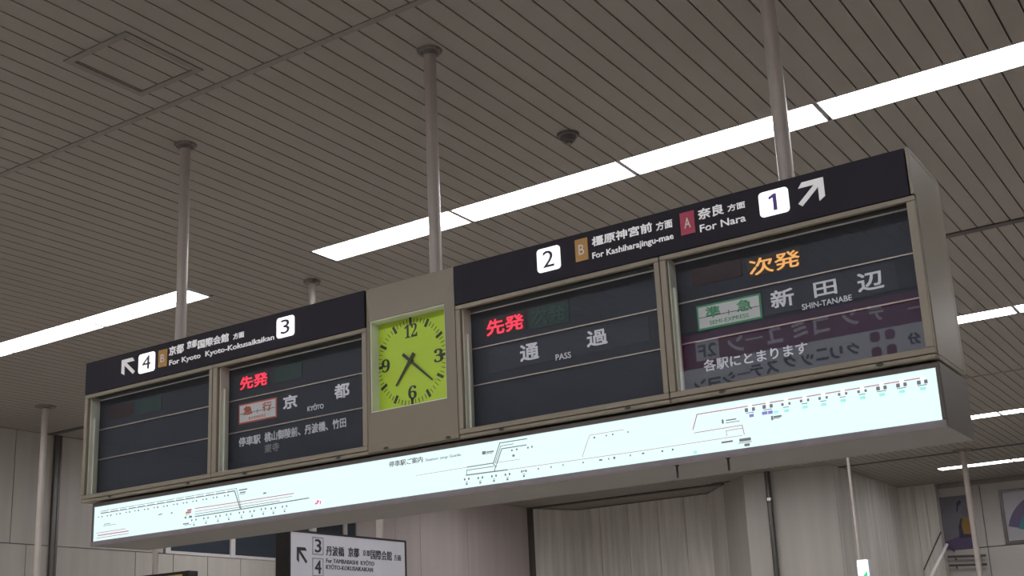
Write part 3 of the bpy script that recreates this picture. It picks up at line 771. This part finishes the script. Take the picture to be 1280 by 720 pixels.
for i, (x, y) in enumerate(stR):
    if i >= 2: mr(mb, x + 0.6, y + 8.2, 5.5, 3.0)
mr(mb, 970, 515, 5, 2.8); mr(mb, 869, 565.5, 4, 3.4); mr(mb, 235, 643.5, 6, 2.4, 0.002)
mb.build('teal_chips', MT['map_teal'], panel)
mb = MB(); mr(mb, 939.5, 519.5, 5, 3.2); mr(mb, 956, 516.4, 6, 3.4); mr(mb, 963, 515.4, 5, 3.4); mb.build('violet_chips', MT['map_blue'], panel)
mb = MB(); mr(mb, 237, 637.6, 8.5, 2.6); mr(mb, 235.6, 640.6, 11, 2.8); mb.build('red_legend', MT['map_red'], panel)
mb = MB(); mr(mb, 233, 643.8, 5, 2.2, 0.0024); mb.build('yellow_legend', MT['map_yellow'], panel)
mb = MB(); mr(mb, 232, 647, 3.6, 2.6); mr(mb, 238.2, 646, 6, 2.8); mb.build('dark_legend', MT['map_line'], panel)
mb = MB(); mr(mb, 395.6, 629.3, 4.4, 2.2); mr(mb, 397.5, 626.8, 3.2, 3.4); mr(mb, 400.6, 628, 1.6, 4.2); mb.build('location_mark', MT['map_hot'], panel)
mb = MB()
for x, y in [(137, 638.8), (149, 636.8), (160, 635), (171, 633.1), (183, 631), (195, 629), (207, 627), (219, 624.8), (231, 622.8), (244, 620.7), (256, 618.5), (269, 616.4), (283, 614)]:
    a, b = at(x, y, YM + 0.01); mb.disc(FM, a, b, 0.0065, 0, 0.0024, 10)
for x, y in [(937.5, 507.2), (959.7, 503.6), (982.5, 500), (1005.8, 496.2), (1029, 492.4), (1053.4, 488.4), (1077.7, 484.4), (1102, 480.5), (1127, 476.4), (1153, 472.2)]:
    a, b = at(x, y, YM + 0.01); mb.disc(FM, a, b, 0.0085, 0, 0.0024, 10)
mb.build('station_dots', MT['map_dot'], panel)
words(panel, FM, [('停車駅ご案内', (486.5, 528.5, 570.2, 584.5), 0.01)], MT['map_line'], YM + 0.01, 'title', 0, 0.0018)
words(panel, FM, [('Station stop Guide', (532, 576, 566.4, 578), 0.0)], MT['map_line'], YM + 0.01, 'english_title', 0, 0.0018)

for px, py in ((846, 582), (910, 572.5)):
    q = ray(px, py); q = q * ((MZ0 - 1.6) / q.z)
    mb = MB(); mb.tube((q.x, q.y, MZ0 - 0.058), (q.x, q.y, MZ0), 0.005); mb.tube((q.x, q.y, MZ0 - 0.004), (q.x, q.y, MZ0), 0.011)
    mb.build('bottom_peg', MT['screw'], t)['label'] = 'thin dark peg under the map box'

# poles that carry the board
def ceiling_pole(x, y, zbot, r, label, name='hanging_pole', fl=0.062, group='poles carrying the departure board', m='pole'):
    t = thing(name, (x, y, zbot), label, 'pole', group)
    mb = MB(); mb.tube((x, y, zbot), (x, y, H - 0.012), r, seg=28); mb.build('tube', MT[m], t)
    mb = MB(); mb.tube((x, y, H - 0.014), (x, y, H - 0.001), fl * 1.1, fl * 1.25, seg=28); mb.tube((x, y, H - 0.034), (x, y, H - 0.014), r * 1.2, r * 1.45, seg=28); mb.build('flange', MT['flange'], t)
    return t
YC = 5.25
px_ = lambda x, y: at(x, y, YC)[0]
ceiling_pole(px_(230.5, 240), YC, ZT + 0.004, 0.036, 'beige pole with dark flange holding the left end of the board')
ceiling_pole(px_(541, 200), YC, ZT + 0.004, 0.036, 'beige pole with dark flange above the clock')
ceiling_pole(px_(971, 110), YC, ZT + 0.004, 0.038, 'beige pole above platform number 1, reaching out of the frame')

# ------------------------------------------------------------------ small things on the ceiling
t = thing('smoke_detector', (-3.818, 6.782, H - 0.08), 'small dark round smoke detector on the slatted ceiling', 'smoke detector')
mb = MB(); mb.tube((-3.818, 6.782, H - 0.018), (-3.818, 6.782, H), 0.072, 0.08); mb.build('base', MT['detector'], t)
mb = MB(); mb.tube((-3.818, 6.782, H - 0.055), (-3.818, 6.782, H - 0.018), 0.045, 0.058); mb.tube((-3.818, 6.782, H - 0.075), (-3.818, 6.782, H - 0.055), 0.024, 0.036); mb.build('sensor_head', MT['detector'], t)

t = thing('access_hatch', (-5.355, 4.295, H - 0.008), 'square ceiling access hatch outlined by a strip, upper left', 'access hatch')
mb = MB()
hx0, hx1, hy0, hy1, hw = -5.635, -5.08, 4.005, 4.585, 0.045
mb.box(hx0, hx1, hy0, hy0 + hw, H - 0.008, H - 0.0005); mb.box(hx0, hx1, hy1 - hw, hy1, H - 0.008, H - 0.0005)
mb.box(hx0, hx0 + hw, hy0 + hw, hy1 - hw, H - 0.008, H - 0.0005); mb.box(hx1 - hw, hx1, hy0 + hw, hy1 - hw, H - 0.008, H - 0.0005)
mb.build('rim', MT['strip'], t)

# ------------------------------------------------------------------ sign for platforms 3 and 4 behind the board
XS = -7.25
ya, yb_, zt = 7.632, 9.215, 1.6 + 1.236
zs = zt - 0.66
xw = at(345.5, 664, 7.632)[0]
t = thing('platform_sign', ((XS + xw) / 2, (ya + yb_) / 2, zs), 'white hanging sign for platforms 3 and 4 with black case, below the board', 'platform sign')
mb = MB(); mb.box(xw, XS - 0.012, ya - 0.012, yb_ + 0.012, zs, zt, 0.006)
mb.box(XS - 0.012, XS, ya - 0.012, yb_ + 0.012, zt - 0.018, zt); mb.box(XS - 0.012, XS, ya - 0.012, yb_ + 0.012, zs, zs + 0.018)
mb.box(XS - 0.012, XS, ya - 0.012, ya + 0.006, zs + 0.018, zt - 0.018); mb.box(XS - 0.012, XS, yb_ - 0.012, yb_ + 0.012, zs + 0.018, zt - 0.018)
mb.build('case', MT['case_black'], t)
mb = MB(); mb.box(XS - 0.011, XS - 0.004, ya + 0.006, yb_ - 0.012, zs + 0.018, zt - 0.018); face = mb.build('sign_face', MT['sign_white'], t)
FS = east(XS - 0.004)
mb = MB(); add_arrow(mb, FS, *span_x(371.4, 384.4, 683.6, 704.4, XS), False, 0, 0.003, 0.20); mb.build('arrow', MT['ink'], face)
for body, bx in (('3', (391, 404.6, 671, 694)), ('4', (391, 404.6, 697.3, 720.5))):
    a0, a1, b0, b1 = span_x(*bx, XS)
    mb = MB(); k = 0.006
    mb.rect(FS, a0, a1, b1 - k, b1, 0, 0.002); mb.rect(FS, a0, a1, b0, b0 + k, 0, 0.002); mb.rect(FS, a0, a0 + k, b0 + k, b1 - k, 0, 0.002); mb.rect(FS, a1 - k, a1, b0 + k, b1 - k, 0, 0.002)
    nb = mb.build('number_outline', MT['poster_grey'], face)
    mb = MB(); text_in(mb, FS, body, a0 + (a1 - a0) * 0.22, a1 - (a1 - a0) * 0.20, b0 + (b1 - b0) * 0.13, b1 - (b1 - b0) * 0.11, 0, 0.003, 0.015); mb.build('numeral', MT['ink'], nb)
words(face, FS, [('丹波橋', (408, 430.5, 682, 696), 0.01), ('京都', (435.6, 449.2, 684, 697)), ('京都', (453.8, 463, 687.3, 695.5), 0.0), ('国際会館', (463.8, 490, 687, 701), 0.006), ('方面', (492.8, 501.5, 693, 701.3), 0.0),
                 ('For TAMBABASHI  KYŌTO', (408, 468, 696.3, 707.5), 0.004), ('KYŌTO-KOKUSAIKAIKAN', (408, 466.4, 704.2, 715.0), 0.004)], MT['ink'], XS, 'lettering', 0, 0.003, span_x)
pxp, pyp = -7.35, 8.02
mb = MB(); mb.tube((pxp, pyp, zt - 0.01), (pxp, pyp, H - 0.01), 0.034); po = mb.build('hanger_pole', MT['pole'], t)
mb = MB(); mb.tube((pxp, pyp, H - 0.03), (pxp, pyp, H - 0.001), 0.075, 0.08); mb.build('flange', MT['flange'], po)
mb = MB(); mb.tube((pxp, 8.95, zt - 0.01), (pxp, 8.95, H - 0.01), 0.034); po = mb.build('hanger_pole', MT['pole'], t)
mb = MB(); mb.tube((pxp, 8.95, H - 0.03), (pxp, 8.95, H - 0.001), 0.075, 0.08); mb.build('flange', MT['flange'], po)

# second hanging sign, its dark top just in view
t = thing('hanging_sign', (-12.8, 11.0, 1.6 + 0.9), 'dark hanging sign with yellow strip, only its top showing at bottom left', 'hanging sign')
sx0, sx1 = at(166, 718, 11.0)[0], at(236, 716, 11.0)[0]
zt2 = (at(166, 720, 11.0)[1] + at(236, 714, 11.0)[1]) / 2
mb = MB(); mb.box(sx0, sx1, 11.0, 11.16, zt2 - 0.55, zt2, 0.008); mb.build('case', MT['case_black'], t)
mb = MB(); mb.box(sx0 + 0.08, sx1 - 0.12, 10.994, 11.0, zt2 - 0.5, zt2 - 0.04); mb.build('sign_face', MT['yellow_strip'], t)
ppx = at(194, 700, 11.08)[0]
mb = MB(); mb.tube((ppx, 11.08, zt2 - 0.005), (ppx, 11.08, H - 0.01), 0.036); po = mb.build('hanger_pole', MT['pole'], t)
mb = MB(); mb.tube((ppx, 11.08, H - 0.03), (ppx, 11.08, H - 0.001), 0.075, 0.08); mb.build('flange', MT['flange'], po)

# free poles down to the floor
ceiling_pole(-13.485, 9.609, 0.0, 0.040, 'slim white pole with dark top flange, by the left wall', 'support_pole', 0.11, 'floor to ceiling poles')
ceiling_pole(-5.123, 23.36, 0.0, 0.052, 'slim pole in front of the posters at lower right', 'support_pole', 0.15, 'floor to ceiling poles')

# exit sign on its thin rod
ex, ey = at(1066, 630, 16.0)[0], 16.0
t = thing('exit_sign', (ex, ey, 1.6 + 0.8), 'small lit white and green exit sign on a thin rod, bottom right', 'exit sign')
zt3 = at(1077, 700, ey)[1]
e0, e1 = at(1071.5, 705, ey)[0], at(1085, 705, ey)[0]
mb = MB(); mb.tube((e0 + 0.02, ey + 0.06, zt3), (e0 + 0.02, ey + 0.06, H - 0.005), 0.019); mb.tube((e0 + 0.02, ey + 0.06, H - 0.025), (e0 + 0.02, ey + 0.06, H - 0.001), 0.05); mb.build('rod', MT['pole'], t)
mb = MB(); mb.rrect(front(ey), e0 - 0.008, e1 + 0.008, zt3 - 0.42, zt3 + 0.008, -0.12, 0.0, 0.02); mb.build('case', MT['sign_white'], t)
mb = MB(); mb.rrect(front(ey), e0, e1, zt3 - 0.41, zt3, -0.002, 0.004, 0.02); fc = mb.build('lit_face', MT['exit_lit'], t)
mb = MB(); a0, a1 = e0 + 0.035, e1 - 0.02
mb.prism(front(ey), [(a0, zt3 - 0.36), (a1, zt3 - 0.36), (a1, zt3 - 0.14), (a0 + 0.05, zt3 - 0.18), (a0, zt3 - 0.24)], 0.003, 0.007); mb.build('green_figure', MT['exit_green'], fc)

# pipe at the corner of the far column
t = thing('wall_pipe', (-8.83, 22.93, 0), 'shiny dark vertical pipe on the far white column', 'pipe')
mb = MB(); mb.tube((-8.83, 22.93, 0), (-8.83, 22.93, H - 0.002), 0.055, seg=24); mb.build('pipe', MT['steel_dark'], t)
mb = MB()
for z in (1.2, 3.0, 4.6): mb.tube((-8.83, 22.93, z), (-8.83, 22.93, z + 0.06), 0.064, seg=24)
mb.build('pipe_clip', MT['steel'], t)

# ------------------------------------------------------------------ posters and rails on the far wall
def zz(v): return 1.6 + v
FW = front(28.099)
t = thing('poster', (-6.53, 28.09, zz(2.14)), 'frameless lilac poster with dark figure and yellow patch, far right wall', 'poster')
mb = MB(); mb.rect(FW, -6.81, -6.16, zz(2.14), zz(3.30), 0, 0.02); sh = mb.build('sheet', MT['poster_lilac'], t)
FQ = front(28.078)
mb = MB(); mb.prism(FQ, [(-6.81, zz(2.14)), (-6.16, zz(2.14)), (-6.16, zz(2.36)), (-6.45, zz(2.42)), (-6.81, zz(2.30))], 0, 0.003); mb.build('violet_ground', MT['poster_violet'], sh)
mb = MB(); mb.prism(FQ, [(-6.44, zz(3.16)), (-6.37, zz(3.20)), (-6.34, zz(3.15)), (-6.42, zz(3.06)), (-6.45, zz(2.92)), (-6.47, zz(2.98))], 0, 0.004)
mb.prism(FQ, [(-6.48, zz(2.36)), (-6.20, zz(2.36)), (-6.19, zz(2.76)), (-6.40, zz(2.80)), (-6.47, zz(2.62))], 0, 0.004); mb.build('dark_figure', MT['poster_navy'], sh)
mb = MB(); mb.prism(FQ, [(-6.38, zz(2.44)), (-6.18, zz(2.42)), (-6.17, zz(2.78)), (-6.36, zz(2.80)), (-6.40, zz(2.64))], 0.003, 0.006); mb.build('yellow_patch', MT['poster_ochre'], sh)
mb = MB(); mb.disc(FQ, -6.27, zz(2.93), 0.10, 0, 0.005, 18, 0.13); mb.build('pale_patch', MT['poster_grey'], sh)

t = thing('framed_poster', (-4.85, 28.08, zz(2.12)), 'dark framed white poster with violet and teal bands at the right edge', 'poster')
px0, px1, pz0, pz1 = -5.53, -4.2, zz(2.14), zz(3.31)
mb = MB(); frame_ring(mb, px0, px1, pz0, pz1, px0 + 0.07, px1 - 0.07, pz0 + 0.06, pz1 - 0.06, 28.05, 28.099, 0.006); mb.build('frame', MT['steel_dark'], t)
mb = MB(); mb.box(px0 + 0.07, px1 - 0.07, 28.075, 28.095, pz0 + 0.06, pz1 - 0.06); sh = mb.build('sheet', MT['poster_white'], t)
FQ2 = front(28.075)
def band(mb, cx, cz, r0, r1, q0, q1, c):
    n = 12
    o = [(cx + r1 * math.cos(math.radians(q0 + (q1 - q0) * k / n)), cz + r1 * math.sin(math.radians(q0 + (q1 - q0) * k / n))) for k in range(n + 1)]
    i = [(cx + r0 * math.cos(math.radians(q0 + (q1 - q0) * k / n)), cz + r0 * math.sin(math.radians(q0 + (q1 - q0) * k / n))) for k in range(n + 1)]
    mb.prism(FQ2, o + i[::-1], 0, c)
mb = MB(); band(mb, -4.55, zz(2.30), 0.68, 0.90, 75, 166, 0.003); mb.build('dark_band', MT['poster_violet'], sh)
mb = MB(); band(mb, -4.55, zz(2.30), 0.50, 0.68, 75, 168, 0.003); mb.build('teal_band', MT['poster_teal'], sh)
mb = MB(); mb.prism(FQ2, [(-5.02, zz(2.22)), (-4.8, zz(2.22)), (-4.7, zz(2.62)), (-4.95, zz(2.70)), (-5.06, zz(2.5))], 0, 0.004); mb.build('dark_shape', MT['poster_navy'], sh)

for z, lab in ((zz(1.95), 'dark horizontal handrail under the lilac poster, upper of two'), (zz(1.76), 'dark horizontal handrail under the lilac poster, lower of two')):
    t = thing('wall_rail', (-6.38, 28.0, z), lab, 'handrail', 'handrails on the far wall')
    mb = MB(); mb.tube((-6.76, 27.98, z + 0.02), (-5.96, 27.98, z - 0.02), 0.026); mb.build('bar', MT['steel_dark'], t)
    for x in (-6.62, -6.1):
        mb = MB(); mb.tube((x, 27.98, z), (x, 28.099, z - 0.05), 0.016); mb.build('bracket', MT['steel_dark'], t)
t = thing('stair_handrail', (-6.45, 25.0, 1.6), 'bright sloping steel stair handrail at lower right, beside the white wall', 'handrail')
pA, pB = at(1183.5, 681, 27.4), at(1162, 724, 25.0)
mb = MB(); mb.tube((pA[0], 27.4, pA[1]), (pB[0], 25.0, pB[1]), 0.034); mb.build('bar', MT['pale_rail'], t)
mb = MB(); mb.tube((pB[0], 25.0, 0), (pB[0], 25.0, pB[1]), 0.026); mb.build('post', MT['steel_dark'], t)
mb = MB(); mb.tube((pA[0], 27.42, pA[1] - 0.02), (pA[0] - 0.03, 28.099, pA[1] - 0.10), 0.016); mb.build('bracket', MT['steel_dark'], t)
mb = MB(); f = front(27.80)
mb.line(f, [at(1176, 665, 27.8), at(1155, 712, 27.8)], 0.02, -0.02, 0.012); struct(mb, 'trim_9', MT['strip_dark'])

# ------------------------------------------------------------------ backlit advertisement behind the viewer, seen mirrored in the right display's glass
YG, YA = YF + 0.024, -0.6
def ref(x, y):                       # mirrored point on the board's plane
    return at(x, y, 2 * YG - YA)
t = thing('advertisement_board', (-3.6, YA - 0.1, 1.6 + 2.2), 'purple and white clinic advertisement board mirrored in the right display glass', 'advertisement board')
ax0, ax1 = -5.02, -2.0
bt = ref(1000, 392)[1]; bm_ = (ref(862, 463)[1] + ref(1152, 401)[1]) / 2
pz = ref(1000, 430)[1]
zlow = 1.6 + 2.05
FA = back(YA)
mb = MB(); mb.box(ax0 - 0.04, ax1 + 0.04, YA - 0.16, YA, zlow - 0.04, bt + 0.04, 0.01); mb.build('case', MT['case_black'], t)
mb = MB(); mb.rect(FA, -ax1, -ax0, zlow, bt, 0, 0.006); fc = mb.build('white_panel', MT['ad_white'], t)
FA2 = back(YA + 0.006)
mb = MB(); mb.rect(FA2, -ax1, -ax0, pz, bt - 0.0, 0, 0.003)
a0 = -ref(900, 440)[0]; a1 = -ref(861, 440)[0]
mb.rect(FA2, a0, -ax0, ref(861, 463)[1], pz, 0, 0.003)
mb.build('purple_band', MT['ad_purple'], fc)
FA3 = back(YA + 0.009)
def refspan(x0, x1, yc, hpx):        # photo x range and centre -> rectangle on the advertisement
    A, B = ref(x1, yc), ref(x0, yc); c = (A[1] + B[1]) / 2; h = (ref((x0 + x1) / 2, yc - hpx / 2)[1] - ref((x0 + x1) / 2, yc + hpx / 2)[1]) / 2
    return -A[0], -B[0], c - h, c + h
mb = MB()
a = refspan(870, 899, 437, 26); mb.rect(FA3, a[0], a[1], a[2], a[3], 0, 0.002)
mb.build('floor_box', MT['ad_white'], fc)
mb = MB()
for ch, x, yc in (('ガ', 1195, 372), ('ー', 1146, 384), ('デ', 1095, 391), ('ン', 1063, 397), ('コ', 1027, 407), ('ミ', 1000, 412), ('ュ', 969, 419), ('ー', 943, 423), ('ン', 920, 430)):
    if ch == 'ー': text_in(mb, FA3, ch, *refspan(x - 11, x + 11, yc, 2.5), 0, 0.003)
    else: text_in(mb, FA3, ch, *refspan(x - 10, x + 10, yc, 20), 0, 0.003, 0.035)
mb.build('white_lettering', MT['ad_white'], fc)
mb = MB()
for ch, x, yc in (('分', 1143, 423), ('ク', 1067, 436), ('リ', 1046, 441), ('ニ', 1028, 443), ('ッ', 1010, 450), ('ク', 988, 452), ('ス', 966, 459), ('テ', 946, 463), ('ー', 930, 467), ('シ', 912, 473), ('ョ', 894, 479), ('ン', 876, 482)):
    if ch == 'ー': text_in(mb, FA3, ch, *refspan(x - 8, x + 8, yc, 2), 0, 0.003)
    else: text_in(mb, FA3, ch, *refspan(x - 8, x + 8, yc, 15), 0, 0.003, 0.04)
a = refspan(873, 896, 438, 16); text_in(mb, FA3, '2F', *a, 0, 0.004, 0.01)
mb.build('black_lettering', MT['ink'], fc)
mb = MB()
a = refspan(1090, 1119, 429, 29); w3 = (a[1] - a[0]) / 3; h3 = (a[3] - a[2]) / 3
for i in (0, 1):
    for j in (0, 1):
        cx = a[0] + (0.5 if i == 0 else 2.5) * w3; cz = a[2] + (0.5 if j == 0 else 2.5) * h3
        mb.rrect(FA3, cx - w3 * 0.66, cx + w3 * 0.66, cz - h3 * 0.66, cz + h3 * 0.66, 0, 0.003, w3 * 0.45)
mb.build('cross_mark', MT['ad_purple'], fc)
mb = MB(); mb.tube((-4.6, YA - 0.08, bt + 0.03), (-4.6, YA - 0.08, H - 0.002), 0.03); mb.tube((-2.5, YA - 0.08, bt + 0.03), (-2.5, YA - 0.08, H - 0.002), 0.03); mb.build('hanger', MT['pole'], t)
